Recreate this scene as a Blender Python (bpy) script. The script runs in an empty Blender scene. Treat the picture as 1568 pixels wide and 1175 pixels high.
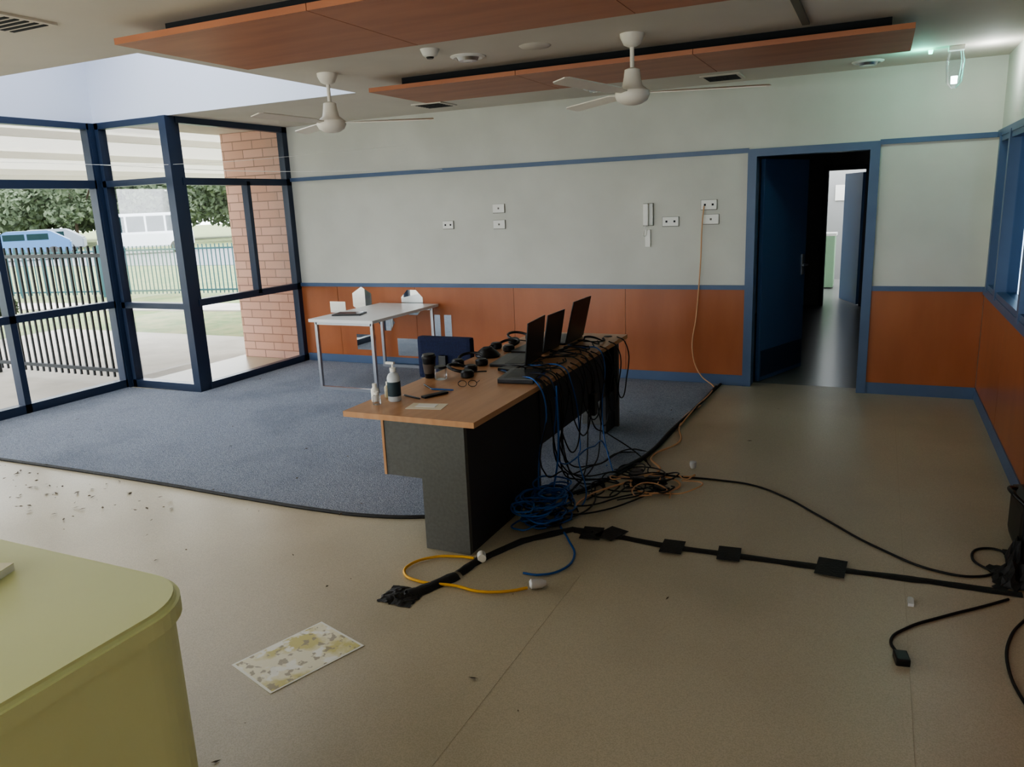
import bpy, bmesh, math, random
from mathutils import Matrix, Vector, Euler
random.seed(7)
sc=bpy.context.scene
def lin(c):
    return tuple(((v/255)/12.92 if v/255<=.04045 else (((v/255)+.055)/1.055)**2.4) for v in c)
def mat(name,rgb,rough=.6,metal=0,rgb2=None,scale=8,detail=4,bump=0,bscale=None,spec=.5,emit=0,lo=.35,hi=.65,trans=0,stretch=(1,1,1)):
    m=bpy.data.materials.new(name); m.use_nodes=True
    nt=m.node_tree; b=nt.nodes['Principled BSDF']; L=nt.links
    c=(*lin(rgb),1); b.inputs['Base Color'].default_value=c
    b.inputs['Roughness'].default_value=rough; b.inputs['Metallic'].default_value=metal
    b.inputs['Specular IOR Level'].default_value=spec
    if emit: b.inputs['Emission Color'].default_value=c; b.inputs['Emission Strength'].default_value=emit
    tc=nt.nodes.new('ShaderNodeTexCoord'); mp=nt.nodes.new('ShaderNodeMapping'); mp.inputs['Scale'].default_value=stretch
    L.new(tc.outputs['Object'],mp.inputs[0])
    if rgb2:
        n=nt.nodes.new('ShaderNodeTexNoise'); n.inputs['Scale'].default_value=scale; n.inputs['Detail'].default_value=detail
        L.new(mp.outputs[0],n.inputs['Vector'])
        r=nt.nodes.new('ShaderNodeValToRGB'); r.color_ramp.elements[0].position=lo; r.color_ramp.elements[1].position=hi
        r.color_ramp.elements[0].color=c; r.color_ramp.elements[1].color=(*lin(rgb2),1)
        L.new(n.outputs['Fac'],r.inputs[0]); L.new(r.outputs[0],b.inputs['Base Color'])
    if bump:
        n2=nt.nodes.new('ShaderNodeTexNoise'); n2.inputs['Scale'].default_value=bscale or scale*4; n2.inputs['Detail'].default_value=3
        L.new(mp.outputs[0],n2.inputs['Vector'])
        bp=nt.nodes.new('ShaderNodeBump'); bp.inputs['Strength'].default_value=bump; bp.inputs['Distance'].default_value=.01
        L.new(n2.outputs['Fac'],bp.inputs['Height']); L.new(bp.outputs[0],b.inputs['Normal'])
    return m
def glassmat(name,tint=(1,1,1),gl=.08):
    m=bpy.data.materials.new(name); m.use_nodes=True; nt=m.node_tree; nt.nodes.clear()
    t=nt.nodes.new('ShaderNodeBsdfTransparent'); t.inputs[0].default_value=(*tint,1)
    g=nt.nodes.new('ShaderNodeBsdfGlossy'); g.inputs['Roughness'].default_value=.02
    mx=nt.nodes.new('ShaderNodeMixShader'); o=nt.nodes.new('ShaderNodeOutputMaterial')
    lw=nt.nodes.new('ShaderNodeLayerWeight'); lw.inputs[0].default_value=.25
    mm=nt.nodes.new('ShaderNodeMath'); mm.operation='MULTIPLY'; mm.inputs[1].default_value=gl*3
    nt.links.new(lw.outputs['Fresnel'],mm.inputs[0]); nt.links.new(mm.outputs[0],mx.inputs[0])
    nt.links.new(t.outputs[0],mx.inputs[1]); nt.links.new(g.outputs[0],mx.inputs[2]); nt.links.new(mx.outputs[0],o.inputs[0])
    return m
# ---------- materials
M_wall=mat('cream_paint',(210,209,198),.5,rgb2=(200,199,188),scale=1.5,bump=.05,bscale=150)
M_ceil=mat('ceiling_paint',(222,214,200),.8,rgb2=(214,206,192),scale=1.2)
M_bulk=mat('bulkhead_paint',(214,220,234),.7)
M_orange=mat('orange_laminate',(176,108,70),.28,rgb2=(162,96,60),scale=3,detail=6,stretch=(1,1,.25))
M_ac=mat('acoustic_timber',(186,122,88),.45,rgb2=(170,108,78),scale=4,detail=6,stretch=(.3,2,1))
M_blue=mat('blue_trim_paint',(88,108,138),.4,rgb2=(82,102,132),scale=4)
M_navy=mat('navy_window_frame',(38,52,76),.35)
M_door=mat('blue_door_paint',(72,100,140),.4)
M_kick=mat('blue_kickplate',(48,62,86),.4)
M_white=mat('white_plastic',(240,238,230),.4)
M_fan=mat('fan_enamel',(234,226,212),.35)
M_black=mat('black_plastic',(16,16,18),.4)
M_blackm=mat('black_cable_sheath',(14,14,15),.55)
M_tape=mat('black_gaffer_tape',(24,23,22),.6,bump=.4,bscale=60)
M_grey=mat('ironstone_laminate',(92,92,88),.5,rgb2=(84,84,80),scale=60)
M_beech=mat('beech_laminate',(196,150,110),.35,rgb2=(184,136,96),scale=3,detail=6,stretch=(6,.5,1))
M_tabw=mat('white_tabletop',(224,224,222),.35)
M_chrome=mat('brushed_steel',(190,192,196),.28,metal=1)
M_mirror=mat('mirror_acrylic',(245,250,250),.02,metal=1)
M_yel=mat('yellow_lead',(226,170,40),.45)
M_bluec=mat('blue_cable_sheath',(30,86,156),.45)
M_orc=mat('orange_lead',(206,160,120),.5)
M_clear=mat('clear_plug',(205,205,205),.2)
M_chair=mat('navy_fabric',(30,40,76),.9,rgb2=(22,30,60),scale=90)
M_cab=mat('lime_laminate',(220,226,172),.38,rgb2=(214,220,166),scale=1.5,bump=.02,bscale=200)
M_leaf=mat('dry_leaf',(86,74,58),.8)
M_dark=mat('dark_void',(30,32,36),.8)
M_deskd=mat('dark_desk_panel',(46,47,50),.6)
M_screen=mat('laptop_screen',(10,12,16),.15)
M_lapk=mat('laptop_shell',(26,27,30),.35)
M_glass=glassmat('window_glass')
M_jar=glassmat('clear_plastic',(.9,.92,.94),.2)
M_conc=mat('outside_paving',(184,178,170),.8,rgb2=(168,162,154),scale=2,bump=.1)
M_grass=mat('grass',(92,114,68),.9,rgb2=(128,130,88),scale=3,bump=.5,bscale=30)
M_road=mat('asphalt',(118,120,122),.9,rgb2=(106,108,110),scale=3)
M_tree=mat('foliage',(62,76,54),.8,rgb2=(100,112,86),scale=2)
M_bark=mat('bark',(86,74,62),.9,rgb2=(66,56,46),scale=10)
M_fence=mat('fence_black',(24,30,34),.5)
M_teal=mat('fence_teal',(26,70,76),.5)
M_roof=mat('veranda_fascia',(232,228,218),.6)
M_sheet=bpy.data.materials.new('translucent_roof_sheet'); M_sheet.use_nodes=True; nt=M_sheet.node_tree; nt.nodes.clear()
d1=nt.nodes.new('ShaderNodeBsdfDiffuse'); d1.inputs[0].default_value=(.78,.75,.68,1); d2=nt.nodes.new('ShaderNodeBsdfTranslucent'); d2.inputs[0].default_value=(.78,.75,.68,1)
mx=nt.nodes.new('ShaderNodeMixShader'); mx.inputs[0].default_value=.22; oo=nt.nodes.new('ShaderNodeOutputMaterial')
nt.links.new(d1.outputs[0],mx.inputs[1]); nt.links.new(d2.outputs[0],mx.inputs[2]); nt.links.new(mx.outputs[0],oo.inputs[0])
M_carw=mat('car_white',(215,220,224),.4); M_carb=mat('car_blue',(60,98,138),.4); M_carg=mat('car_grey',(120,128,136),.4)
M_carglass=mat('car_window',(24,44,46),.5,spec=.1)
M_greenbox=mat('green_plastic',(150,185,150),.5)
M_floor=mat('speckled_vinyl',(194,184,162),.34,rgb2=(178,168,146),scale=230,detail=2,lo=.4,hi=.62,spec=.45)
M_corr=mat('corridor_wall',(160,160,158),.6)
M_carpet=mat('blue_grey_carpet',(120,127,140),.95,rgb2=(162,168,180),scale=110,detail=4,bump=.9,bscale=140,spec=.1)
def add_stain(m,dark,scale,lo,hi,fac):
    nt=m.node_tree;b=nt.nodes['Principled BSDF'];src=b.inputs['Base Color'].links[0].from_socket
    n=nt.nodes.new('ShaderNodeTexNoise');n.inputs['Scale'].default_value=scale;n.inputs['Detail'].default_value=6
    tc=nt.nodes.new('ShaderNodeTexCoord');nt.links.new(tc.outputs['Object'],n.inputs['Vector'])
    r=nt.nodes.new('ShaderNodeMapRange');r.inputs[1].default_value=lo;r.inputs[2].default_value=hi;r.inputs[4].default_value=fac
    nt.links.new(n.outputs['Fac'],r.inputs[0])
    mx=nt.nodes.new('ShaderNodeMixRGB');mx.inputs[2].default_value=(*lin(dark),1)
    nt.links.new(r.outputs[0],mx.inputs[0]);nt.links.new(src,mx.inputs[1]);nt.links.new(mx.outputs[0],b.inputs['Base Color'])
add_stain(M_floor,(140,130,110),.9,.45,.8,.5)
add_stain(M_carpet,(96,103,117),1.2,.5,.75,.5)
# brick
M_brick=bpy.data.materials.new('salmon_brick'); M_brick.use_nodes=True
nt=M_brick.node_tree;b=nt.nodes['Principled BSDF'];b.inputs['Roughness'].default_value=.85
tc=nt.nodes.new('ShaderNodeTexCoord');sp=nt.nodes.new('ShaderNodeSeparateXYZ');cb=nt.nodes.new('ShaderNodeCombineXYZ');ad=nt.nodes.new('ShaderNodeMath')
nt.links.new(tc.outputs['Object'],sp.inputs[0]);nt.links.new(sp.outputs[0],ad.inputs[0]);nt.links.new(sp.outputs[1],ad.inputs[1])
nt.links.new(ad.outputs[0],cb.inputs[0]);nt.links.new(sp.outputs[2],cb.inputs[1])
bt=nt.nodes.new('ShaderNodeTexBrick');bt.inputs['Scale'].default_value=1;bt.inputs['Brick Width'].default_value=.3;bt.inputs['Row Height'].default_value=.1
bt.inputs['Mortar Size'].default_value=.006
bt.inputs['Color1'].default_value=(*lin((228,184,164)),1);bt.inputs['Color2'].default_value=(*lin((214,168,146)),1);bt.inputs['Mortar'].default_value=(*lin((160,128,114)),1)
nt.links.new(cb.outputs[0],bt.inputs['Vector']);nt.links.new(bt.outputs[0],b.inputs['Base Color'])
# map print
M_map=mat('printed_map',(238,234,212),.5,rgb2=(212,204,138),scale=5,detail=8,lo=.5,hi=.58)
add_stain(M_map,(160,150,132),26,.56,.6,.8)
add_stain(M_map,(246,246,240),9,.55,.58,.9)
M_paper=mat('map_paper_white',(240,240,232),.5)
# ---------- builders
def link(o,p=None):
    bpy.context.collection.objects.link(o)
    if p: o.parent=p
    return o
def grp(name,loc=(0,0,0),rz=0):
    e=bpy.data.objects.new(name,None); e.location=loc; e.rotation_euler=(0,0,math.radians(rz)); e.empty_display_size=.1
    return link(e)
def box(name,a,b,m,p=None,bev=0,rot=None,piv=None):
    bm=bmesh.new(); bmesh.ops.create_cube(bm,size=1)
    c=[(a[i]+b[i])/2 for i in range(3)]; s=[abs(b[i]-a[i]) for i in range(3)]
    for v in bm.verts: v.co=Vector((v.co.x*s[0],v.co.y*s[1],v.co.z*s[2]))
    if bev: bmesh.ops.bevel(bm,geom=bm.edges[:],offset=bev,segments=2,affect='EDGES',profile=.7)
    me=bpy.data.meshes.new(name); bm.to_mesh(me); bm.free(); me.materials.append(m)
    o=bpy.data.objects.new(name,me); o.location=c
    if rot: 
        R=Euler([math.radians(r) for r in rot]).to_matrix()
        if piv: o.location=Vector(piv)+R@(Vector(c)-Vector(piv))
        o.rotation_euler=[math.radians(r) for r in rot]
    return link(o,p)
def multibox(name,boxes,m,p=None):
    bm=bmesh.new()
    for a,b in boxes:
        r=bmesh.ops.create_cube(bm,size=1)
        for v in r['verts']: v.co=Vector([(a[i]+b[i])/2+v.co[i]*abs(b[i]-a[i]) for i in range(3)])
    me=bpy.data.meshes.new(name); bm.to_mesh(me); bm.free(); me.materials.append(m)
    return link(bpy.data.objects.new(name,me),p)
def lathe(name,prof,m,p=None,loc=(0,0,0),rot=None,seg=32):
    bm=bmesh.new(); rings=[]
    for r,z in prof:
        rings.append([bm.verts.new((max(r,1e-4)*math.cos(2*math.pi*i/seg),max(r,1e-4)*math.sin(2*math.pi*i/seg),z)) for i in range(seg)])
    for k in range(len(rings)-1):
        for i in range(seg):
            bm.faces.new((rings[k][i],rings[k][(i+1)%seg],rings[k+1][(i+1)%seg],rings[k+1][i]))
    bm.faces.new(rings[0][::-1]); bm.faces.new(rings[-1])
    bmesh.ops.recalc_face_normals(bm,faces=bm.faces)
    for f in bm.faces: f.smooth=len(f.verts)==4
    me=bpy.data.meshes.new(name); bm.to_mesh(me); bm.free(); me.materials.append(m)
    o=bpy.data.objects.new(name,me); o.location=loc
    if rot:o.rotation_euler=[math.radians(r) for r in rot]
    o.data.set_sharp_from_angle(angle=math.radians(40)) if hasattr(o.data,'set_sharp_from_angle') else None
    return link(o,p)
def prism(name,pts,z0,z1,m,p=None,bev=0):
    bm=bmesh.new(); vs=[bm.verts.new((x,y,z0)) for x,y in pts]; f=bm.faces.new(vs)
    r=bmesh.ops.extrude_face_region(bm,geom=[f])
    for v in r['geom']:
        if isinstance(v,bmesh.types.BMVert): v.co.z=z1
    bmesh.ops.recalc_face_normals(bm,faces=bm.faces)
    if bev: bmesh.ops.bevel(bm,geom=[e for e in bm.edges if abs(e.verts[0].co.z-z1)<1e-6 and abs(e.verts[1].co.z-z1)<1e-6],offset=bev,segments=3,affect='EDGES')
    me=bpy.data.meshes.new(name); bm.to_mesh(me); bm.free(); me.materials.append(m)
    return link(bpy.data.objects.new(name,me),p)
def tube(name,pts,r,m,p=None,poly=False):
    cu=bpy.data.curves.new(name,'CURVE'); cu.dimensions='3D'; cu.bevel_depth=r; cu.bevel_resolution=2; cu.resolution_u=8; cu.use_fill_caps=True
    s=cu.splines.new('POLY' if poly else 'BEZIER')
    if poly:
        s.points.add(len(pts)-1)
        for q,c in zip(s.points,pts): q.co=(*c,1)
    else:
        s.bezier_points.add(len(pts)-1)
        for q,c in zip(s.bezier_points,pts): q.co=c; q.handle_left_type=q.handle_right_type='AUTO'
    cu.materials.append(m)
    return link(bpy.data.objects.new(name,cu),p)
def fcable(name,pts,r,m,p=None,z=None): # floor cable
    return tube(name,[(x,y,(z or 0)+r) for x,y in pts],r,m,p)

# ================= ROOM SHELL
CH=2.7
box('floor',(-7.3,-4,-.1),(1.0,7.45,0),M_floor)
bw=7.3
multibox('wall_back',[((-6.28,bw,0),(-1.02,bw+.14,CH)),((-.08,bw,0),(.98,bw+.14,CH)),((-1.02,bw,2.08),(-.08,bw+.14,CH))],M_wall)
multibox('wall_right',[((.82,-4,0),(.96,7.3,.92)),((.82,-4,2.12),(.96,7.3,CH)),((.82,7.14,.92),(.96,7.3,2.12)),((.82,-4,.92),(.96,1.0,2.12))],M_wall)
# wall behind camera; unseen opening added and sized to light the foreground
multibox('wall_front',[((-7.3,-4.1,2.6),(1,-4,CH)),((-1.2,-4.1,.0),(1,-4,2.6)),((-7.3,-4.1,.0),(-7.1,-4,2.6)),((-4.2,-4.1,.0),(-4.0,-4,2.6))],M_wall)
multibox('ceiling',[((-7.3,-4,CH),(1,3.5,CH+.1)),((-4,3.5,CH),(1,5.65,CH+.1)),((-7.3,5.65,CH),(1,7.45,CH+.1))],M_ceil)
WT=3.9
multibox('wall_lightwell',[((-7.3,5.65,CH+.1),(-3.9,5.75,WT)),((-7.3,3.4,CH),(-7.2,5.75,WT)),((-7.3,3.4,CH+.1),(-3.9,3.5,WT)),((-4,3.4,CH+.1),(-3.9,5.75,WT)),((-7.2,5.64,CH),(-4,5.652,WT))],M_bulk)
multibox('window_added_skylight_frame',[((-7.3,3.4,WT),(-3.9,4.0,WT+.06)),((-7.3,5.2,WT),(-3.9,5.75,WT+.06)),((-7.3,4.0,WT),(-6.7,5.2,WT+.06)),((-4.5,4.0,WT),(-3.9,5.2,WT+.06)),((-5.65,4.0,WT),(-5.55,5.2,WT+.06))],M_bulk)  # unseen skylight, added to let daylight into the well and onto the carpet
dd=[]
xs=[-6.2,-5.65,-4.6,-3.4,-2.2,-1.07]
for a,b in zip(xs[:-1],xs[1:]): dd.append(((a+.002,bw-.012,.09),(b-.002,bw,.905)))
dd.append(((-.03,bw-.012,.09),(.805,bw,.905)))
y=7.28
while y>-3.5: dd.append(((.808,y-1.196,.09),(.82,y,.905))); y-=1.2
multibox('wall_dado_panelling',dd,M_orange)
multibox('trim_1',[((-6.2,bw-.025,.9),(-1.07,bw,.94)),((-.03,bw-.025,.9),(.82,bw,.94)),((.795,-4,.88),(.82,7.3,.94))],M_blue)
multibox('trim_2',[((-6.2,bw-.025,2.1),(-1.07,bw,2.14)),((-.03,bw-.025,2.1),(.82,bw,2.14)),((.795,-4,2.1),(.82,7.3,2.15))],M_blue)
multibox('baseboard_back',[((-6.15,bw-.022,0),(-1.07,bw,.1)),((-.03,bw-.022,0),(.82,bw,.1))],M_blue)
multibox('baseboard_right',[((.8,-4,0),(.82,7.28,.1))],M_blue)
multibox('trim_3',[((-1.075,bw-.03,0),(-1.0,bw+.16,2.13)),((-.1,bw-.03,0),(-.025,bw+.16,2.13)),((-1.0,bw-.03,2.065),(-.1,bw+.16,2.13))],M_blue)
G=grp('door_1',(-.97,7.47,0),69)
box('leaf',(0,-.02,.01),(.86,.02,2.05),M_door,G,.003)
box('kickplate',(.02,-.026,.05),(.84,-.02,.3),M_kick,G)
box('lock_plate',(.78,-.028,.95),(.82,-.02,1.15),M_chrome,G)
tube('handle',[(.8,-.02,1.05),(.8,-.07,1.05),(.7,-.075,1.05)],.009,M_chrome,G)
# corridor
M_cf=mat('corridor_vinyl',(140,140,136),.25)
box('floor_corridor',(-1.6,7.45,-.1),(.6,19,0),M_cf)
multibox('wall_corridor',[((-1.7,7.44,0),(-1.6,13,2.5)),((.6,7.44,0),(.7,13,2.5)),((-1.7,13,0),(-.73,13.1,2.5)),((-.22,13,0),(.7,13.1,2.5)),((-.73,13,2.04),(-.22,13.1,2.5)),((-2.5,17,0),(1.5,17.1,2.6)),((-2.6,13.1,0),(-2.5,17.1,2.6)),((1.5,13.1,0),(1.6,17.1,2.6))],M_corr)
box('ceiling_corridor',(-1.7,7.44,2.5),(.7,13.1,2.6),M_corr)
box('ceiling_far_room',(-2.6,13.1,2.5),(1.6,15.5,2.6),M_corr)
multibox('trim_4',[((-.79,12.96,0),(-.73,13.1,2.1)),((-.22,12.96,0),(-.16,13.1,2.1)),((-.79,12.96,2.04),(-.16,13.1,2.1))],M_navy)
G=grp('door_2',(-.24,13.12,0),110); box('leaf',(0,-.02,.01),(.8,.02,2.0),M_door,G)
G=grp('wheelie_bin',(-.82,15.5,0)); box('body',(-.15,-.2,.02),(.12,.2,.95),M_greenbox,G,.02); box('lid',(-.17,-.22,.95),(.14,.22,1.0),M_white,G,.01)
G=grp('wall_notice',(-.72,16.99,1.7)); box('sheet',(-.1,-.01,-.15),(.1,0,.15),M_white,G)

# windows (left)
X0=-7.2;X1=-6.2;YC=5.65;t=.05
def frame(name,bars): return multibox(name,bars,M_navy)
bars=[((X0-.08,-4,0),(X0+.02,5.6,.09)),((X0-.08,-4,.86),(X0+.02,5.6,.93)),((X0-.08,-4,2.07),(X0+.02,5.6,2.15)),((X0-.08,-4,2.64),(X0+.02,5.6,2.7))]
for ym,full in [(5.57,1),(4.47,0),(3.37,1),(2.27,0),(1.17,1),(.07,0),(-1.03,1),(-2.13,0),(-3.23,1)]:
    bars.append(((X0-.08,ym-.03,0),(X0+.02,ym+.03,2.7 if full else 2.1)))
bars.append(((X0-.06,5.56,0),(X0+.03,5.69,2.7)))
frame('window_1',bars)
bars=[((X0,YC-.04,0),(X1,YC+.05,.08)),((X0,YC-.04,.85),(X1,YC+.05,.91)),((X0,YC-.04,2.08),(X1,YC+.05,2.14)),((X0,YC-.04,2.64),(X1,YC+.05,2.7)),
 ((X0+.04,YC-.04,0),(X0+.09,YC+.05,2.7)),((X1-.06,YC-.05,0),(X1+.03,YC+.06,2.7))]
frame('window_2',bars)
bars=[((X1-.05,YC+.1,0),(X1+.03,7.3,.08)),((X1-.05,YC+.08,.87),(X1+.03,7.3,.94)),((X1-.05,YC+.08,2.06),(X1+.03,7.3,2.13)),((X1-.05,YC+.08,2.64),(X1+.03,7.3,2.7)),
 ((X1-.05,6.58,.9),(X1+.03,6.63,2.1)),((X1-.05,7.22,0),(X1+.03,7.3,2.7)),((X1-.05,YC+.06,0),(X1+.02,YC+.12,2.7))]
frame('window_3',bars)
box('window_1_glass',(X0-.03,-4,.05),(X0-.024,5.6,2.68),M_glass)
box('window_2_glass',(X0,YC,.05),(X1,YC+.006,2.68),M_glass)
box('window_3_glass',(X1-.01,YC,.05),(X1-.004,7.3,2.68),M_glass)
# right windows
bars=[((.8,1.0,.92),(.92,7.14,.98)),((.8,1.0,2.06),(.92,7.14,2.12))]
for ym in [7.11,6.6,5.5,4.3,3.1,1.9,1.03]: bars.append(((.79,ym-.035,.92),(.93,ym+.035,2.12)))
multibox('window_4',bars,M_blue)
box('window_4_glass',(.86,1,.95),(.866,7.1,2.1),glassmat('window_glass_tinted',(.7,.82,.92)))
M_court=mat('courtyard_paint',(140,160,182),.8)
box('wall_courtyard',(2.6,-1,-.1),(2.7,12,2.9),M_court)
box('courtyard_shade_cover',(.97,-1,2.8),(2.6,9.5,2.9),M_court)  # unseen cover added to block sky and dim the courtyard
box('floor_courtyard',(1.0,-1,-.1),(2.6,12,0),M_court)
multibox('wall_brick_pier',[((-7.2,7.32,0),(-6.28,7.75,2.7)),((-6.28,7.44,0),(-1.72,7.6,2.7))],M_brick)

# ================= CARPET
cp=[(-1.27,7.27),(-1.33,6.06),(-1.37,5.0),(-1.48,4.47),(-1.62,4.15),(-1.9,3.8),(-2.25,3.57),(-2.6,3.46),(-3.0,3.43),(-3.4,3.43),(-4.3,3.45),(-5.3,3.45),(-7.16,3.4),(-7.16,5.54),(-6.15,5.58),(-6.15,7.27)]
prism('carpet',cp,.001,.012,M_carpet)
e=tube('trim_5',[(x,y,.008) for x,y in cp[:13]],.012,M_tape)
multibox('trim_floor_seam',[((-1.2,-1,0.0),(-1.199,3.2,.0006)),((.2,-1,0),(.201,7,.0006))],mat('seam',(168,158,136),.6))

# ================= ACOUSTIC PANELS
def acoustic(y0,y1):
    G=grp('acoustic_ceiling_panel',(0,0,2.6))
    xs=[-3.5,-2.3,-1.1,.12]
    for i in range(3):
        box('board_%d'%(i+1),(xs[i]+.002,y0,0),(xs[i+1]-.002,y1,.03),M_ac,G)
    box('batten_1',(-3.3,y0+.15,.03),(0,y0+.2,.1),M_dark,G); box('batten_2',(-3.3,y1-.2,.03),(0,y1-.15,.1),M_dark,G)
acoustic(2.93,3.85); acoustic(5.1,5.92)

# ================= FANS
def fan(x,y,ang,R):
    G=grp('ceiling_fan',(x,y,2.7))
    lathe('canopy',[(.02,-.075),(.05,-.06),(.07,-.02),(.072,0)],M_fan,G)
    lathe('downrod',[(.013,-.25),(.013,-.05)],M_fan,G,seg=12)
    lathe('motor',[(.03,-.40),(.055,-.395),(.09,-.375),(.105,-.345),(.1,-.32),(.085,-.31),(.06,-.29),(.05,-.24),(.045,-.2),(.02,-.19)],M_fan,G)
    for i in range(3):
        a=math.radians(ang+120*i)
        bm=bmesh.new()
        out=[(.09,-.02),(.16,-.025),(.2,-.045),(R-.03,-.05),(R,-.036),(R,.036),(R-.03,.05),(.2,.045),(.16,.025),(.09,.02)]
        vs=[bm.verts.new((px,py,py*.2)) for px,py in out]
        f=bm.faces.new(vs); r=bmesh.ops.extrude_face_region(bm,geom=[f])
        for v in r['geom']:
            if isinstance(v,bmesh.types.BMVert): v.co.z+=.006
        bmesh.ops.recalc_face_normals(bm,faces=bm.faces)
        me=bpy.data.meshes.new('blade'); bm.to_mesh(me); bm.free(); me.materials.append(M_fan)
        o=bpy.data.objects.new('blade_%d'%(i+1),me); o.location=(0,0,-.335); o.rotation_euler=(0,0,a); link(o,G)
fan(-3.6,4.75,27,.73); fan(-1.39,4.78,18,.8)

# ================= CEILING FITTINGS
M_refl=mat('reflector',(250,250,245),.15,metal=.3)
def downlight(x,y):
    G=grp('downlight',(x,y,2.7))
    lathe('ring',[(.075,-.004),(.095,-.014),(.115,-.004),(.115,0)],M_white,G)
    lathe('reflector',[(.06,-.03),(.075,-.004)],M_chrome,G)
    lathe('lamp',[(.02,-.034),(.03,-.03)],M_refl,G)
for q in [(-2.5,4.8),(-2.3,6.8),(-.15,6.9)]: downlight(*q)
def vent(x,y,w=.32,d=.32):
    G=grp('ceiling_vent',(x,y,2.7))
    box('frame',(-w/2,-d/2,-.012),(w/2,d/2,0),M_ceil,G)
    for i in range(6):
        yy=-d/2+.04+i*(d-.08)/5
        box('slot_%d'%(i+1),(-w/2+.03,yy-.012,-.015),(w/2-.03,yy+.012,-.012),M_dark,G)
for q in [(-3.9,6.75),(-1.24,6.9),(-3.85,2.62)]: vent(*q)
G=grp('smoke_detector',(-2.58,4.45,2.7)); lathe('base',[(.03,-.045),(.045,-.035),(.055,-.012),(.06,0)],M_white,G); lathe('sensor',[(.02,-.055),(.028,-.04)],M_black,G)
G=grp('ceiling_speaker',(-2.0,4.75,2.7)); lathe('grille',[(.09,-.008),(.1,0)],M_ceil,G)
box('curtain_track',(-.47,3.9,2.685),(-.43,5.1,2.7),mat('track',(120,116,104),.6))
G=grp('emergency_exit_light',(.42,6.6,2.7))
box('bracket',(-.05,-.04,-.03),(.05,.04,0),M_white,G,.004)
lathe('glass_shade',[(.02,-.28),(.05,-.24),(.06,-.1),(.045,-.03)],M_jar,G,seg=16)
lathe('lamp',[(.02,-.25),(.022,-.2)],mat('lamp_glow',(235,250,250),.3,emit=4),G,seg=12)
lathe('indicator',[(.012,-.035),(.016,-.01)],mat('green_glow',(60,230,180),.3,emit=6),G,loc=(-.16,0,0),seg=12)
def plight(name,loc,e,col,r=.03,typ='POINT'):
    l=bpy.data.lights.new(name,typ); l.energy=e; l.color=col
    if typ=='POINT': l.shadow_soft_size=r
    o=bpy.data.objects.new(name,l); o.location=loc; return link(o)
plight('exit_green_light',(.2,6.6,2.62),1.1,(.15,1,.75))
plight('exit_white_light',(.64,6.6,2.57),2.0,(.9,.97,1))

# ================= WALL FITTINGS
M_edge=mat('plate_shadow_and_slot',(120,116,106),.6)  # grey for rims painted as shadow around wall fittings, also single slots
def plate(name,x,z,w=.125,h=.08,sock=2):
    G=grp(name,(x,bw,z)); box('shadow_rim',(-w/2-.004,-.006,-h/2-.005),(w/2+.003,0,h/2+.002),M_edge,G); box('plate',(-w/2,-.016,-h/2),(w/2,-.006,h/2),M_white,G,.003)
    for i in range(sock):
        xx=(-w/4+i*w/2) if sock>1 else 0
        box('slot_%d'%(i+1),(xx-.009,-.0175,-.009),(xx+.009,-.016,.009),M_dark if sock>1 else M_edge,G)
plate('power_outlet',-4.13,1.56); plate('wall_plate',-3.53,1.71,.13,.085,1); plate('wall_plate',-3.53,1.55,.13,.085,1)
plate('power_outlet',-1.76,1.53,.15,.085); plate('power_outlet',-1.41,1.67,.14,.085); plate('wall_plate',-1.39,1.54,.14,.085,1)
G=grp('intercom_phone',(-1.97,bw,1.6))
box('shadow_rim',(-.052,-.006,-.106),(.049,0,.103),M_edge,G)  # grey rim standing in for shadow around the cradle
box('cradle',(-.047,-.03,-.1),(.045,-.006,.1),M_white,G,.006); box('handset',(-.035,-.065,-.1),(.01,-.03,.1),M_white,G,.01)
box('lower_mount',(-.03,-.02,-.3),(.02,0,-.14),M_white,G,.004)
tube('cord',[(-.02,-.05,-.1),(-.03,-.04,-.2),(-.01,-.03,-.14)],.003,M_white,G)
tube('hanging_power_cord',[(-1.45,7.27,1.66),(-1.46,7.25,1.5),(-1.47,7.25,1.16),(-1.5,7.25,.68),(-1.53,7.24,.3),(-1.45,7.22,.1),(-1.32,7.15,.02),(-1.28,6.9,.03),(-1.3,6.3,.03),(-1.3,5.7,.03)],.006,M_orc)
tube('hanging_string',[(-7.14,5.6,2.3),(-5.8,6.3,2.18),(-4.15,7.28,2.13)],.0025,M_white)
tube('hanging_string',[(-7.14,4.6,2.3),(-6.2,5.6,2.25),(-4.6,7.28,2.4)],.0015,M_white)
def mirror(pts,x,z):
    bm=bmesh.new(); vs=[bm.verts.new((px,0,pz)) for px,pz in pts]; f=bm.faces.new(vs)
    r=bmesh.ops.extrude_face_region(bm,geom=[f])
    for v in r['geom']:
        if isinstance(v,bmesh.types.BMVert): v.co.y-=.005
    bmesh.ops.recalc_face_normals(bm,faces=bm.faces)
    me=bpy.data.meshes.new('wall_mirror'); bm.to_mesh(me); bm.free(); me.materials.append(M_mirror)
    o=bpy.data.objects.new('wall_mirror',me); o.location=(x,bw-.0125,z); link(o)
def ngon(n,r,a0=0): return [(r*math.cos(a0+2*math.pi*i/n),r*math.sin(a0+2*math.pi*i/n)) for i in range(n)]
def rect(w,h): return [(-w/2,-h/2),(w/2,-h/2),(w/2,h/2),(-w/2,h/2)]
mirror(rect(.22,.13),-5.66,.66); mirror(ngon(6,.15,math.pi/2),-5.31,.75); mirror(ngon(8,.15,math.pi/8),-4.64,.73)
mirror(ngon(6,.11,0),-5.0,.5); mirror(rect(.26,.18),-5.3,.26); mirror(rect(.3,.2),-4.72,.22); mirror(rect(.09,.26),-4.34,.47); mirror(rect(.09,.26),-4.2,.47)

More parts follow.
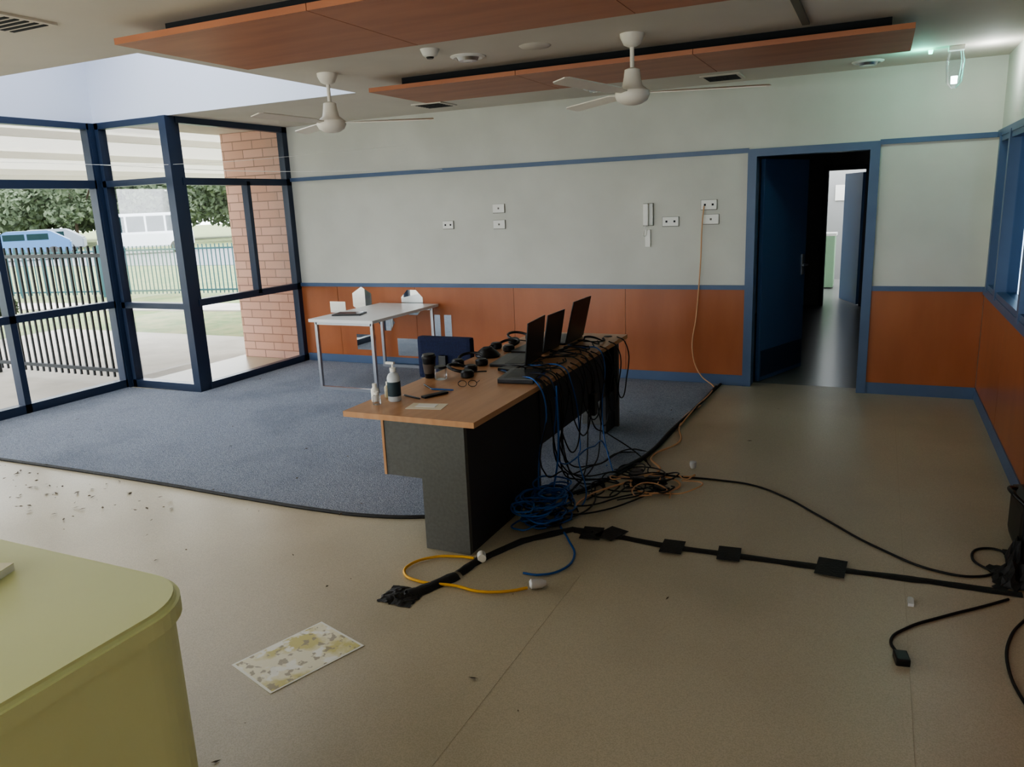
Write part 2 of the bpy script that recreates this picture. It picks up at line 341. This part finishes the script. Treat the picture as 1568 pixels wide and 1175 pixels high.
# ================= WHITE TABLE
G=grp('white_table',(-4.66,6.62,.012))
box('top',(-.38,-.62,.685),(.38,.62,.715),M_tabw,G,.004)
for i,yy in enumerate((-.56,.56)):
    for j,xx in enumerate((-.33,.33)):
        box('leg_%d'%(i*2+j+1),(xx-.015,yy-.015,.03),(xx+.015,yy+.015,.685),M_chrome,G)
    box('foot_%d'%(i+1),(-.35,yy-.015,0),(.35,yy+.015,.03),M_chrome,G)
    box('apron_%d'%(i+1),(-.33,yy-.015,.655),(.33,yy+.015,.685),M_chrome,G)
G=grp('tablet',(-4.8,6.35,.728),15); box('body',(-.15,-.1,0),(.15,.1,.014),M_black,G,.003); box('screen',(-.13,-.085,.014),(.13,.085,.0155),M_screen,G)

# ================= DESK
D=grp('office_desk',(0,0,0))
prism('top',[(-2.51,3.19),(-1.73,3.19),(-1.73,5.78),(-2.51,5.78)],.69,.72,M_beech,D)
box('end_panel_1',(-2.06,3.21,.001),(-1.8,3.24,.69),M_grey,D)
box('drawer_unit',(-1.83,3.24,.001),(-1.8,4.15,.69),M_deskd,D)
box('inner_panel',(-2.06,3.24,.013),(-2.03,3.85,.69),M_grey,D)
box('pedestal_carcass',(-2.42,3.42,.3),(-2.06,3.9,.69),M_grey,D)
box('pedestal_front',(-2.435,3.415,.3),(-2.42,3.9,.69),M_beech,D)
box('modesty_panel',(-1.82,4.15,.31),(-1.79,5.6,.69),M_deskd,D)
box('end_panel_2',(-2.06,5.62,.013),(-1.76,5.65,.69),M_grey,D)
box('end_panel_3',(-1.82,5.4,.013),(-1.79,5.62,.69),M_deskd,D)
lathe('grommet',[(.035,.72),(.03,.724)],M_black,D,loc=(-1.85,5.66,0))
DT=.7205
def laptop(x,y,rz,tilt=18,w=.34,h=.245):
    G=grp('laptop',(x,y,DT),rz)
    box('base',(-.24,-w/2,0),(0,w/2,.02),M_lapk,G,.004)
    box('keyboard',(-.14,-w/2+.02,.02),(-.02,w/2-.02,.022),M_black,G)
    box('lid',(0,-w/2,.015),(.008,w/2,h),M_lapk,G,.003,rot=(0,tilt,0),piv=(0,0,.015))
    box('screen',(-.001,-w/2+.012,.03),(.0,w/2-.012,h-.01),M_screen,G,rot=(0,tilt,0),piv=(0,0,.015))
laptop(-2.03,4.62,6,6,.38,.29); laptop(-2.07,5.03,0,10,.32,.28); laptop(-2.04,5.42,0,13,.38,.33)
G=grp('docking_station',(-1.9,4.15,DT),8); box('body',(-.11,-.15,0),(.11,.15,.03),M_lapk,G,.005); box('port_row',(.11,-.12,.008),(.112,.12,.02),M_bluec,G)
for i in range(8): box('vent_slot_%d'%(i+1),(-.08,-.11+i*.03,.03),(.08,-.1+i*.03,.031),M_black,G)
G=grp('external_drive',(-2.08,4.34,DT),-15); box('body',(-.05,-.05,0),(.05,.05,.02),M_black,G,.004); box('light_strip',(-.02,-.052,.008),(.02,-.05,.012),M_bluec,G)
def headset(x,y,rz):
    G=grp('headset',(x,y,DT),rz)
    tube('headband',[(-.08,0,.03),(-.07,.08,.05),(0,.12,.06),(.07,.08,.05),(.08,0,.03)],.01,M_black,G)
    for i,s in enumerate((-1,1)):
        lathe('ear_cushion_%d'%(i+1),[(.032,0),(.042,.008),(.042,.035),(.03,.045)],M_black,G,loc=(s*.08,-.01,0.0),seg=20)
    tube('microphone_boom',[(-.08,-.01,.03),(-.06,-.08,.03),(-.01,-.12,.02)],.004,M_black,G)
headset(-2.4,4.42,20); headset(-2.42,5.3,60); headset(-2.42,4.98,-30); headset(-2.28,4.16,110)
G=grp('conference_phone',(-2.42,4.72,DT),30); lathe('body',[(.08,0),(.09,.01),(.07,.035),(.04,.06)],M_black,G); lathe('speaker',[(.035,.06),(.03,.066)],M_dark,G)
G=grp('takeaway_coffee_cup',(-2.47,4.02,DT))
lathe('cup',[(.028,0),(.03,.002),(.042,.125),(.043,.128)],M_black,G)
lathe('lid',[(.045,.126),(.045,.136),(.04,.14),(.038,.15),(.02,.15)],mat('cup_lid',(28,26,26),.4),G)
lathe('sleeve',[(.034,.03),(.0405,.09)],mat('cup_sleeve',(78,66,58),.7),G)
G=grp('glass_jar',(-2.38,4.0,DT)); lathe('jar',[(.035,0),(.04,.01),(.04,.06),(.034,.07)],M_jar,G); lathe('lid',[(.036,.07),(.036,.082)],M_black,G)
G=grp('sanitiser_bottle',(-2.36,3.46,DT))
lathe('bottle',[(.032,0),(.036,.006),(.036,.13),(.028,.15),(.014,.16),(.013,.17)],mat('bottle_plastic',(205,212,216),.25),G)
lathe('label',[(.0365,.03),(.0365,.11)],mat('bottle_label',(40,60,70),.5),G)
lathe('pump_collar',[(.017,.165),(.017,.185),(.006,.187),(.006,.21)],M_white,G,seg=16)
box('pump_head',(-.04,-.009,.205),(.012,.009,.218),M_white,G,.003)
def smallb(x,y,c1,h):
    G=grp('small_bottle',(x,y,DT)); lathe('bottle',[(.02,0),(.022,.004),(.022,h*.65),(.012,h*.8)],c1,G,seg=20); lathe('cap',[(.013,h*.78),(.013,h)],M_white,G,seg=16)
smallb(-2.46,3.42,M_white,.1); smallb(-2.44,3.52,mat('amber_bottle',(200,190,160),.3),.09); smallb(-2.41,3.36,M_jar,.07)
def pen(x,y,rz,m):
    G=grp('pen',(x,y,DT+.006),rz); lathe('barrel',[(.004,-.07),(.005,-.06),(.005,.06),(.003,.07)],m,G,rot=(90,0,0),seg=10); lathe('tip',[(.0005,-.082),(.003,-.07)],M_chrome,G,rot=(90,0,0),seg=8)
pen(-2.3,3.54,70,M_black); pen(-2.22,3.74,95,M_bluec); pen(-2.34,3.78,50,M_black)
G=grp('glasses_case',(-2.2,3.62,DT),65); box('case',(-.08,-.02,0),(.08,.02,.012),M_black,G,.004)
G=grp('sheet_of_paper',(-2.12,3.4,DT),10); box('sheet',(-.1,-.06,0),(.1,.06,.0015),mat('paper',(232,222,200),.7),G); box('note',(-.06,-.02,.0015),(.05,.04,.003),M_white,G)
G=grp('spectacles',(-2.12,3.86,DT),20)
for i,s in enumerate((-1,1)):
    tube('rim_%d'%(i+1),[(s*.03+.025*math.cos(a*math.pi/4),0,.02+.018*math.sin(a*math.pi/4)) for a in range(9)],.002,M_black,G)
    tube('arm_%d'%(i+1),[(s*.055,0,.025),(s*.055,.12,.01)],.002,M_black,G)
# desk cables
DC=grp('desk_cable_tangle',(0,0,0))
for i in range(13):
    y1=random.uniform(4.0,5.4); x1=random.uniform(-2.0,-1.8); 
    y2=y1+random.uniform(-.3,.2); yf=random.uniform(4.0,5.1); xf=random.uniform(-1.65,-1.35)
    zm=random.uniform(.1,.45)
    m=M_blackm if i%6 else M_bluec
    tube('lead_%d'%(i+1),[(x1-.15,y1+.1,.73),(x1,y1,.735),(-1.74,y1-.02,.735),(-1.69,y1-.04,.66),(-1.66,y2,zm),(-1.6,(y2+yf)/2,.05 if i%3 else .2),(xf,yf,.012),(xf+random.uniform(-.1,.2),yf-.25,.012)],.0045,m,DC)
for i in range(14):
    y1=random.uniform(4.1,5.4); hz=random.uniform(.74,.79)
    tube('loop_%d'%(i+1),[(-2.0,y1,.73),(-1.95,y1+.1,.74),(-1.88,y1+.02,hz),(-1.8,y1+.15,.735),(-1.85,y1+.3,.73)],.0045,M_blackm,DC)
for i in range(6):
    y1=4.1+i*.2
    tube('droop_%d'%(i+1),[(-1.74,y1,.73),(-1.68,y1,.68),(-1.66,y1+.1,.35+.04*i),(-1.65,y1+.25,.22+.05*(i%3)),(-1.66,y1+.4,.4),(-1.7,y1+.5,.7),(-1.76,y1+.5,.732)],.0045,M_blackm,DC)
G=grp('power_adapter',(-1.66,4.75,.45)); box('brick',(-.02,-.03,-.1),(.02,.03,.05),M_black,G,.006); tube('lead',[(0,0,.05),(-.02,.02,.2),(-.06,.02,.29)],.004,M_blackm,G)
bc=grp('blue_cable_coil',(-1.6,3.75,0))
for k in range(26):
    cx=random.uniform(-.05,.04); cy=random.uniform(-.22,.22); r=random.uniform(.06,.13); zz=random.uniform(.01,.17); tl=random.uniform(-.3,.3)
    pts=[(cx+r*math.cos(a*math.pi/5)*.9+random.uniform(-.012,.012),cy+r*1.1*math.sin(a*math.pi/5)+random.uniform(-.012,.012),max(.006,zz+tl*r*math.cos(a*math.pi/5)*.5)) for a in range(11)]
    tube('loop_%d'%(k+1),pts,.005,M_bluec if k%5 else M_blackm,bc)
tube('blue_network_cable',[(-1.66,4.1,.7),(-1.64,4.05,.3),(-1.6,3.85,.06),(-1.5,3.7,.01),(-1.39,3.54,.01),(-1.29,3.36,.01),(-1.3,3.2,.01),(-1.38,3.12,.01),(-1.46,3.11,.01)],.006,M_bluec)
tube('blue_network_cable',[(-1.9,4.1,.745),(-1.74,4.0,.735),(-1.68,3.98,.6),(-1.7,3.9,.3),(-1.66,3.8,.08),(-1.6,3.7,.05)],.005,M_bluec)
Y=grp('yellow_extension_lead',(0,0,0))
fcable('lead',[(-1.76,3.17),(-1.84,3.16),(-1.97,3.1),(-2.03,2.98),(-2.0,2.9),(-1.9,2.86),(-1.7,2.88),(-1.58,2.87),(-1.45,2.92),(-1.38,2.98)],.007,M_yel,Y,.004)
lathe('plug',[(.012,-.04),(.022,-.02),(.024,.03),(.015,.04)],M_clear,Y,loc=(-1.34,3.01,.025),rot=(90,0,-60),seg=16)
lathe('socket',[(.012,-.04),(.022,-.02),(.022,.03)],M_white,Y,loc=(-1.72,3.18,.024),rot=(90,0,30),seg=16)
def ribbon(name,pts,w,m,z=.003,p=None,h=.01):
    bm=bmesh.new(); N=len(pts); rows=[]
    for i,(x,y) in enumerate(pts):
        a=pts[max(0,i-1)]; b=pts[min(N-1,i+1)]; d=Vector((b[0]-a[0],b[1]-a[1])); d.normalize(); n=Vector((-d.y,d.x))
        ww=w*(1+random.uniform(-.15,.15))
        rows.append([bm.verts.new((x+n.x*s*ww/2,y+n.y*s*ww/2,z+hh*random.uniform(.8,1.2))) for s,hh in ((-1,0),(-.5,h*.8),(0,h),(.5,h*.8),(1,0))])
    for i in range(N-1):
        for k in range(4): bm.faces.new((rows[i][k],rows[i+1][k],rows[i+1][k+1],rows[i][k+1]))
    bmesh.ops.recalc_face_normals(bm,faces=bm.faces)
    for f in bm.faces:f.smooth=True
    me=bpy.data.meshes.new(name); bm.to_mesh(me); bm.free(); me.materials.append(m)
    return link(bpy.data.objects.new(name,me),p)
def interp(pts,n):
    o=[]
    for a,b in zip(pts[:-1],pts[1:]):
        for i in range(n): o.append((a[0]+(b[0]-a[0])*i/n,a[1]+(b[1]-a[1])*i/n))
    return o+[pts[-1]]
T=grp('taped_cable_cover',(0,0,0))
ribbon('run_1',interp([(-1.95,2.66),(-1.85,2.78),(-1.76,2.98)],6),.09,M_tape,.002,T,.02)
ribbon('run_2',interp([(-1.76,3.0),(-1.73,3.18),(-1.62,3.45),(-1.42,3.68),(-1.3,3.66)],5),.055,M_tape,.002,T,.018)
ribbon('run_3',interp([(-1.42,3.69),(-1.18,3.68),(-.86,3.65),(-.57,3.66),(-.12,3.67),(.3,3.69),(.66,3.69)],6),.06,M_tape,.002,T,.009)
for i,(x,y,a) in enumerate([(-1.3,3.66,8),(-1.2,3.69,-20),(-.86,3.64,3),(-.58,3.655,5),(-.11,3.67,-3)]):
    s=.055 if i<4 else .065
    o=box('tape_square_%d'%(i+1),(-s,-s*1.4,.0),(s,s*1.4,.002),M_tape,T,rot=(0,0,a)); o.location=(x,y,.011)
def crumple(name,cx,cy,sx,sy,h,m,seed=1,p=None):
    random.seed(seed); bm=bmesh.new(); n=12
    g=[[bm.verts.new((cx+(i/n-.5)*sx*(1+random.uniform(-.1,.1)),cy+(j/n-.5)*sy*(1+random.uniform(-.1,.1)),.003+max(0,h*(1-((i/n-.5)**2+(j/n-.5)**2)*3.6))*random.uniform(.3,1))) for j in range(n+1)] for i in range(n+1)]
    for i in range(n):
        for j in range(n): bm.faces.new((g[i][j],g[i+1][j],g[i+1][j+1],g[i][j+1]))
    me=bpy.data.meshes.new(name); bm.to_mesh(me); bm.free(); me.materials.append(m)
    return link(bpy.data.objects.new(name,me),p)
crumple('tape_flap',-1.9,2.72,.18,.16,.03,M_tape,3,T)
# floor cables
F=grp('floor_power_lead',(0,0,0))
fcable('lead',[(-1.35,4.55),(-1.2,4.66),(-1.02,4.68),(-.8,4.69),(-.62,4.67),(-.4,4.52),(-.22,4.32),(.11,3.96),(.35,3.8),(.51,3.81),(.62,3.95),(.66,4.1),(.58,4.15),(.5,4.0),(.6,3.85)],.006,M_blackm,F)
F=grp('floor_power_lead',(0,0,0))
fcable('lead',[(.6,3.62),(.51,3.53),(.33,3.36),(.2,3.22),(.14,3.1),(.17,2.99)],.006,M_blackm,F)
box('connector',(.15,2.93,.0),(.2,3.0,.03),M_black,F,.006,rot=(0,0,10),piv=(.17,2.96,.01))
F=grp('floor_power_lead',(0,0,0))
fcable('lead',[(.66,3.5),(.57,3.3),(.53,3.05),(.56,2.8),(.62,2.6)],.006,M_blackm,F)
tube('orange_extension_lead',[(x,y,.03 if y>7 else .02) for x,y in [(-1.28,6.4),(-1.33,6.07),(-1.3,5.7),(-1.22,5.36),(-1.32,4.95),(-1.2,4.7),(-1.32,4.5),(-1.2,4.3),(-1.05,4.38),(-1.03,4.53),(-1.2,4.6),(-1.36,4.4),(-1.5,4.1),(-1.5,3.85)]],.007,M_orc)
G=grp('cable_adapter_pile',(-1.2,4.5,0))
random.seed(11)
for i in range(7):
    x,y=random.uniform(-.15,.15),random.uniform(-.12,.15)
    box('adapter_%d'%(i+1),(x-.03,y-.045,.0),(x+.03,y+.045,.03),M_black,G,.005,rot=(0,0,random.uniform(0,180)),piv=(x,y,0))
for i in range(12):
    cx,cy=random.uniform(-.2,.2),random.uniform(-.25,.2); r=random.uniform(.06,.2)
    tube('lead_%d'%(i+1),[(cx+r*math.cos(a+i),cy+r*math.sin(a+i)*.8,random.uniform(.006,.05)) for a in [0,1,2,3,4,5.2]],.0045,M_orc if i%3==0 else M_blackm,G)
G=grp('clear_plug',(-1.02,4.88,0)); lathe('body',[(.015,0),(.022,.02),(.022,.045),(.01,.05)],M_clear,G,seg=16)
for pts in [[(-1.6,4.3),(-1.4,4.15),(-1.3,4.4),(-1.2,4.5)],[(-1.65,3.95),(-1.45,4.0),(-1.3,4.2),(-1.15,4.35)],[(-1.6,3.8),(-1.4,3.9),(-1.2,4.2),(-1.1,4.5)],[(-1.6,3.6),(-1.5,3.75),(-1.42,4.0),(-1.5,4.3)]]:
    fcable('loose_lead',pts,.005,M_blackm,None,.012)
fcable('loose_lead',[(-1.28,7.1),(-1.3,6.3),(-1.34,5.6),(-1.36,5.0),(-1.45,4.6)],.012,M_blackm,None,.012)
G=grp('usb_dongle',(.22,3.45,0)); box('body',(-.012,-.03,0),(.012,.03,.014),M_clear,G,.002); box('connector',(-.007,.03,.002),(.007,.045,.009),M_chrome,G)
# bag right
G=grp('black_equipment_bag',(0,0,0))
box('body',(.69,4.05,.0),(.797,4.45,.26),M_black,G,.04)
crumple('flap',.68,3.84,.24,.24,.1,M_tape,5,G)
crumple('cover',.71,4.05,.14,.22,.16,M_tape,6,G)
tube('strap',[(.72,4.1,.25),(.66,4.15,.3),(.67,4.3,.28),(.72,4.4,.24)],.01,M_black,G)
# map
G=grp('paper_map',(0,0,0))
mp4=[(-2.24,2.0),(-1.96,1.91),(-1.82,2.31),(-2.11,2.4)]
cx=sum(p[0] for p in mp4)/4; cy=sum(p[1] for p in mp4)/4
prism('sheet',mp4,.001,.003,M_paper,G)
prism('print',[(cx+(x-cx)*.94,cy+(y-cy)*.95) for x,y in mp4],.003,.0036,M_map,G)
# litter
random.seed(4)
bm=bmesh.new()
for i in range(170):
    if i<80: x,y=random.gauss(-5.1,.7),random.gauss(3.1,.17)
    elif i<95: x,y=random.gauss(-3.5,.8),random.gauss(3.3,.2)
    else: x,y=random.uniform(-6.9,-.6),random.uniform(1.2,6.8)
    if -2.6<x<-1.6 and 3<y<5.8: continue
    if x<-7.0 or (x<-6 and y>5.4): continue
    if -2.3<x<-1.75 and 1.85<y<2.45: continue
    s=random.uniform(.006,.024); a=random.uniform(0,6.28)
    z=.014 if y>3.4 else .003
    vs=[bm.verts.new((x+s*k*math.cos(a+q),y+s*k*math.sin(a+q),z+random.uniform(0,.008))) for q,k in ((0,1),(1.4,.35),(3.14,1),(4.5,.35))]
    bm.faces.new(vs)
me=bpy.data.meshes.new('leaf_litter'); bm.to_mesh(me); bm.free(); me.materials.append(M_leaf); link(bpy.data.objects.new('leaf_litter',me))
# ================= CHAIR
G=grp('office_chair',(-2.78,5.0,.012))
box('backrest',(-.22,-.27,.52),(.22,-.2,.83),M_chair,G,.03)
box('seat',(-.23,-.2,.43),(.23,.25,.5),M_chair,G,.03)
box('back_bracket',(-.03,-.3,.38),(.03,-.27,.7),M_black,G,.005)
box('bracket_base',(-.03,-.3,.38),(.03,0,.41),M_black,G,.005)
lathe('gas_lift',[(.025,.1),(.025,.43)],M_black,G,seg=16)
for i in range(5):
    a=i*72+10
    box('base_arm_%d'%(i+1),(0,-.02,.07),(.26,.02,.1),M_black,G,.005,rot=(0,0,a),piv=(0,0,0))
    x,y=.25*math.cos(math.radians(a)),.25*math.sin(math.radians(a))
    lathe('caster_%d'%(i+1),[(.028,-.02),(.03,-.015),(.03,.015),(.028,.02)],M_black,G,loc=(x,y,.032),rot=(90,0,a),seg=16)
# ================= LIME CABINET
G=grp('lime_cabinet',(0,0,0))
def rr(x0,y0,x1,y1,r,n=10):
    o=[(x0,y0),(x1,y0)]
    for i in range(n+1):
        a=math.pi/2*i/n; o.append((x1-r+r*math.cos(a),y1-r+r*math.sin(a)))
    o.append((x0,y1)); return o
prism('top',rr(-2.9,-.2,-1.225,1.07,.15),.955,1.0,M_cab,G,.012)
prism('body',rr(-2.88,-.2,-1.235,1.055,.145),.0,.955,M_cab,G)
G=grp('paper_pad',(-1.77,.86,1.0),20); box('pages',(-.1,-.07,0),(.1,.07,.016),M_white,G,.002); box('cover',(-.1,-.07,.016),(.1,.07,.018),mat('pad_cover',(235,232,205),.6),G)

# ================= OUTSIDE
box('ground',(-140,-60,-.35),(-7.3,160,-.06),M_grass)
box('ground_building_side',(-7.3,7.6,-.35),(-1.8,160,-.06),M_grass)
prism('paving',[(-12.5,-6),(-7.28,-6),(-7.28,5.72),(-6.28,5.72),(-6.28,7.32),(-7.2,7.32),(-7.2,8.6),(-12.5,8.6)],-.06,-.01,M_conc)
prism('garden_path',[(-20,10.2),(-8,11.6),(-8,12.6),(-20,11.2)],-.06,-.03,M_conc)
box('road',(-100,22,-.06),(-14,34,-.04),M_road)
def fence(name,a,b,h,m,step=.11,posts=2.4,z=-.009):
    a=Vector(a);b=Vector(b);d=b-a;L=d.length
    G=grp(name,(a.x,a.y,z),math.degrees(math.atan2(d.y,d.x)))
    bs=[]
    n=int(L/step)
    for i in range(n): bs.append(((i*step-.01,-.01,.06),(i*step+.01,.01,h)))
    multibox('pickets',bs,m,G)
    multibox('rails',[((0,-.02,.12),(L,.02,.16)),((0,-.02,h-.12),(L,.02,h-.08))],m,G)
    bs=[]; x=0
    while x<=L+.01: bs.append(((x-.035,-.035,0),(x+.035,.035,h+.05))); x+=posts
    multibox('posts',bs,m,G)
fence('pool_fence',(-7.4,5.75),(-17,5.75),1.5,M_fence,posts=.77*3)
fence('pool_fence',(-24,11.4),(-9,14.6),1.2,M_teal,z=-.06)
fence('pool_fence',(-9,14.6),(-7,20),1.2,M_teal,z=-.06)
fence('pool_fence',(-17,5.75),(-24,11.4),1.3,M_teal,z=-.06)
# veranda roof
G=grp('veranda_roof',(0,0,0))
bm=bmesh.new()
N=240
rows=[]
for i in range(N+1):
    y=-5+i*(17/N); dz=.018*math.sin(i*math.pi*.5)
    rows.append((bm.verts.new((-7.25,y,2.86+dz)),bm.verts.new((-11.2,y,2.5+dz))))
for i in range(N): bm.faces.new((rows[i][0],rows[i+1][0],rows[i+1][1],rows[i][1]))
me=bpy.data.meshes.new('sheet'); bm.to_mesh(me); bm.free(); me.materials.append(M_sheet); link(bpy.data.objects.new('sheet',me),G)
box('roof_extension',(-7.25,7.76,2.8),(-5.0,12,2.86),M_roof,G)
box('gutter',(-11.3,-5,2.36),(-11.15,12,2.5),M_roof,G)
for i,x in enumerate((-8.3,-9.6,-10.9)): box('purlin_%d'%(i+1),(x-.03,-5,2.86-.0911*(-7.25-x)-.11),(x+.03,12,2.86-.0911*(-7.25-x)-.03),M_roof,G)
for i,y in enumerate((-4,0.5,11.9)): box('post_%d'%(i+1),(-11.1,y-.04,-.05),(-11.0,y+.04,2.4),M_navy,G)
def tree(x,y,h,w,seed,name='gum_tree'):
    random.seed(seed); G=grp(name,(x,y,-.06))
    tube('trunk',[(0,0,0),(.1,.05,h*.3),(-.1,.1,h*.65),(0,0,h*.85)],max(.03,h*.02),M_bark,G)
    for k in range(4): 
        a=random.uniform(0,6.28); tube('branch_%d'%(k+1),[(0,0,h*.35),(w*.25*math.cos(a),w*.25*math.sin(a),h*.55),(w*.4*math.cos(a),w*.4*math.sin(a),h*.75)],h*.01,M_bark,G)
    bm=bmesh.new()
    cl=[(random.uniform(-.5,.5)*w*.75,random.uniform(-.5,.5)*w*.75,h*random.uniform(.35,.85),w*random.uniform(.14,.26)) for _ in range(13)]
    ls=max(.03,w*.014)
    for _ in range(5200):
        cx,cy,cz,r=random.choice(cl)
        v=Vector((random.gauss(0,1),random.gauss(0,1),random.gauss(0,1))).normalized()*r*random.uniform(.5,1)
        c=Vector((cx+v.x,cy+v.y,cz+v.z*.6)); u=Vector((random.gauss(0,1),random.gauss(0,1),random.gauss(0,1))).normalized(); q=u.orthogonal().normalized()
        bm.faces.new([bm.verts.new(c+u*ls*2),bm.verts.new(c+q*ls),bm.verts.new(c-u*ls*2),bm.verts.new(c-q*ls)])
    me=bpy.data.meshes.new('crown'); bm.to_mesh(me); bm.free(); me.materials.append(M_tree); link(bpy.data.objects.new('crown',me),G)
sd=1
for x,y,h,w in [(-58,40,5.0,11),(-64,44,4.8,11),(-54,50,5.2,11),(-66,16,4.6,8),(-74,40,5,11),(-46,54,6.5,11),(-36,56,7,10),(-64,6,5,10),(-56,-2,6,9),(-21,38,5.6,5),(-15,38,5.6,5),(-72,52,7,12),(-33,42,7,6),(-80,28,5,12),(-52,38,5.5,8),(-42,44,5.5,8)]:
    tree(x,y,h,w,sd); sd+=1
tree(-12.6,7.0,1.3,1.3,40,'garden_bush'); tree(-14.6,7.6,1.5,1.6,41,'garden_bush')
def car(x,y,rz,m,L=4.3,h=1.45,name='parked_car',van=False):
    G=grp(name,(x,y,-.04),rz); w=.85
    bm=bmesh.new()
    prof=[(-L/2,.35),(-L/2,.85),(-L/2+.9*(.1 if van else 1),.95),(-L/2+(.3 if van else 1.5),h),(L/2-(.15 if van else .9),h),(L/2,.9),(L/2,.35)]
    a=[bm.verts.new((px,-w,pz)) for px,pz in prof]; b=[bm.verts.new((px,w,pz)) for px,pz in prof]
    bm.faces.new(a); bm.faces.new(b[::-1])
    for i in range(len(prof)): bm.faces.new((a[i],b[i],b[(i+1)%len(prof)],a[(i+1)%len(prof)]))
    bmesh.ops.recalc_face_normals(bm,faces=bm.faces); bmesh.ops.bevel(bm,geom=bm.edges[:],offset=.06,segments=2,affect='EDGES')
    me=bpy.data.meshes.new('body'); bm.to_mesh(me); bm.free(); me.materials.append(m); link(bpy.data.objects.new('body',me),G)
    nw=4 if van else 2; x0=-L/2+(.5 if van else 1.35); x1=L/2-(.3 if van else .9)
    for i in range(nw):
        xa=x0+(x1-x0)*i/nw+.05; xb=x0+(x1-x0)*(i+1)/nw-.05
        box('side_window_%d'%(i+1),(xa,-w-.01,h-.95 if van else 1.0),(xb,w+.01,h-.15),M_carglass,G)
    for i,(px,s) in enumerate([(-L/2+.8,-1),(-L/2+.8,1),(L/2-.8,-1),(L/2-.8,1)]):
        lathe('wheel_%d'%(i+1),[(.3,-.1),(.33,-.08),(.33,.08),(.3,.1)],M_black,G,loc=(px,s*(w-.08),.33),rot=(90,0,0),seg=20)
car(-35.5,30,44,M_carw,4.6,2.1,'minibus',True); car(-26,31.5,40,M_carw,4.3,1.6); car(-39,25.5,52,M_carb); car(-44,30,48,M_carg); car(-41,20,52,M_carb); car(-21,33,40,M_carg)

# ================= LIGHT
w=bpy.data.worlds.new('overcast_sky'); sc.world=w; w.use_nodes=True; nt=w.node_tree
bg=nt.nodes['Background']; tc=nt.nodes.new('ShaderNodeTexCoord'); n=nt.nodes.new('ShaderNodeTexNoise'); n.inputs['Scale'].default_value=2.5
r=nt.nodes.new('ShaderNodeValToRGB'); r.color_ramp.elements[0].color=(.86,.93,1,1); r.color_ramp.elements[1].color=(.96,.98,1,1)
nt.links.new(tc.outputs['Generated'],n.inputs['Vector']); nt.links.new(n.outputs['Fac'],r.inputs[0]); nt.links.new(r.outputs[0],bg.inputs[0]); bg.inputs[1].default_value=3.2
def portal(name,loc,rot,sx,sy):
    l=bpy.data.lights.new(name,'AREA'); l.shape='RECTANGLE'; l.size=sx; l.size_y=sy; l.cycles.is_portal=True
    o=bpy.data.objects.new(name,l); o.location=loc; o.rotation_euler=[math.radians(a) for a in rot]; link(o)
portal('portal_added_skylight',(-5.6,4.6,3.98),(0,0,0),2.2,1.2)
portal('portal_front',(-4.15,-4.15,1.3),(90,0,0),5.9,2.6)
portal('portal_left',(-7.33,.8,1.35),(0,-90,0),2.7,9.6)
portal('portal_mid',(-6.7,5.75,1.35),(-90,0,0),1.0,2.7)

cam=bpy.data.cameras.new('camera'); cam.sensor_width=36; cam.lens=36*1185/1568; cam.clip_start=.05; cam.clip_end=500
co=bpy.data.objects.new('camera',cam); link(co)
Mx=Matrix.Rotation(math.radians(25.4),3,'Z')@Matrix.Rotation(math.radians(90-13.07),3,'X')@Matrix.Rotation(math.radians(-2.4),3,'Z')
co.matrix_world=Matrix.Translation((0,0,1.75))@Mx.to_4x4()
sc.camera=co
sc.view_settings.view_transform='AgX'
try: sc.view_settings.look='AgX - Medium High Contrast'
except Exception as ex: print(ex)
sc.view_settings.exposure=1.1
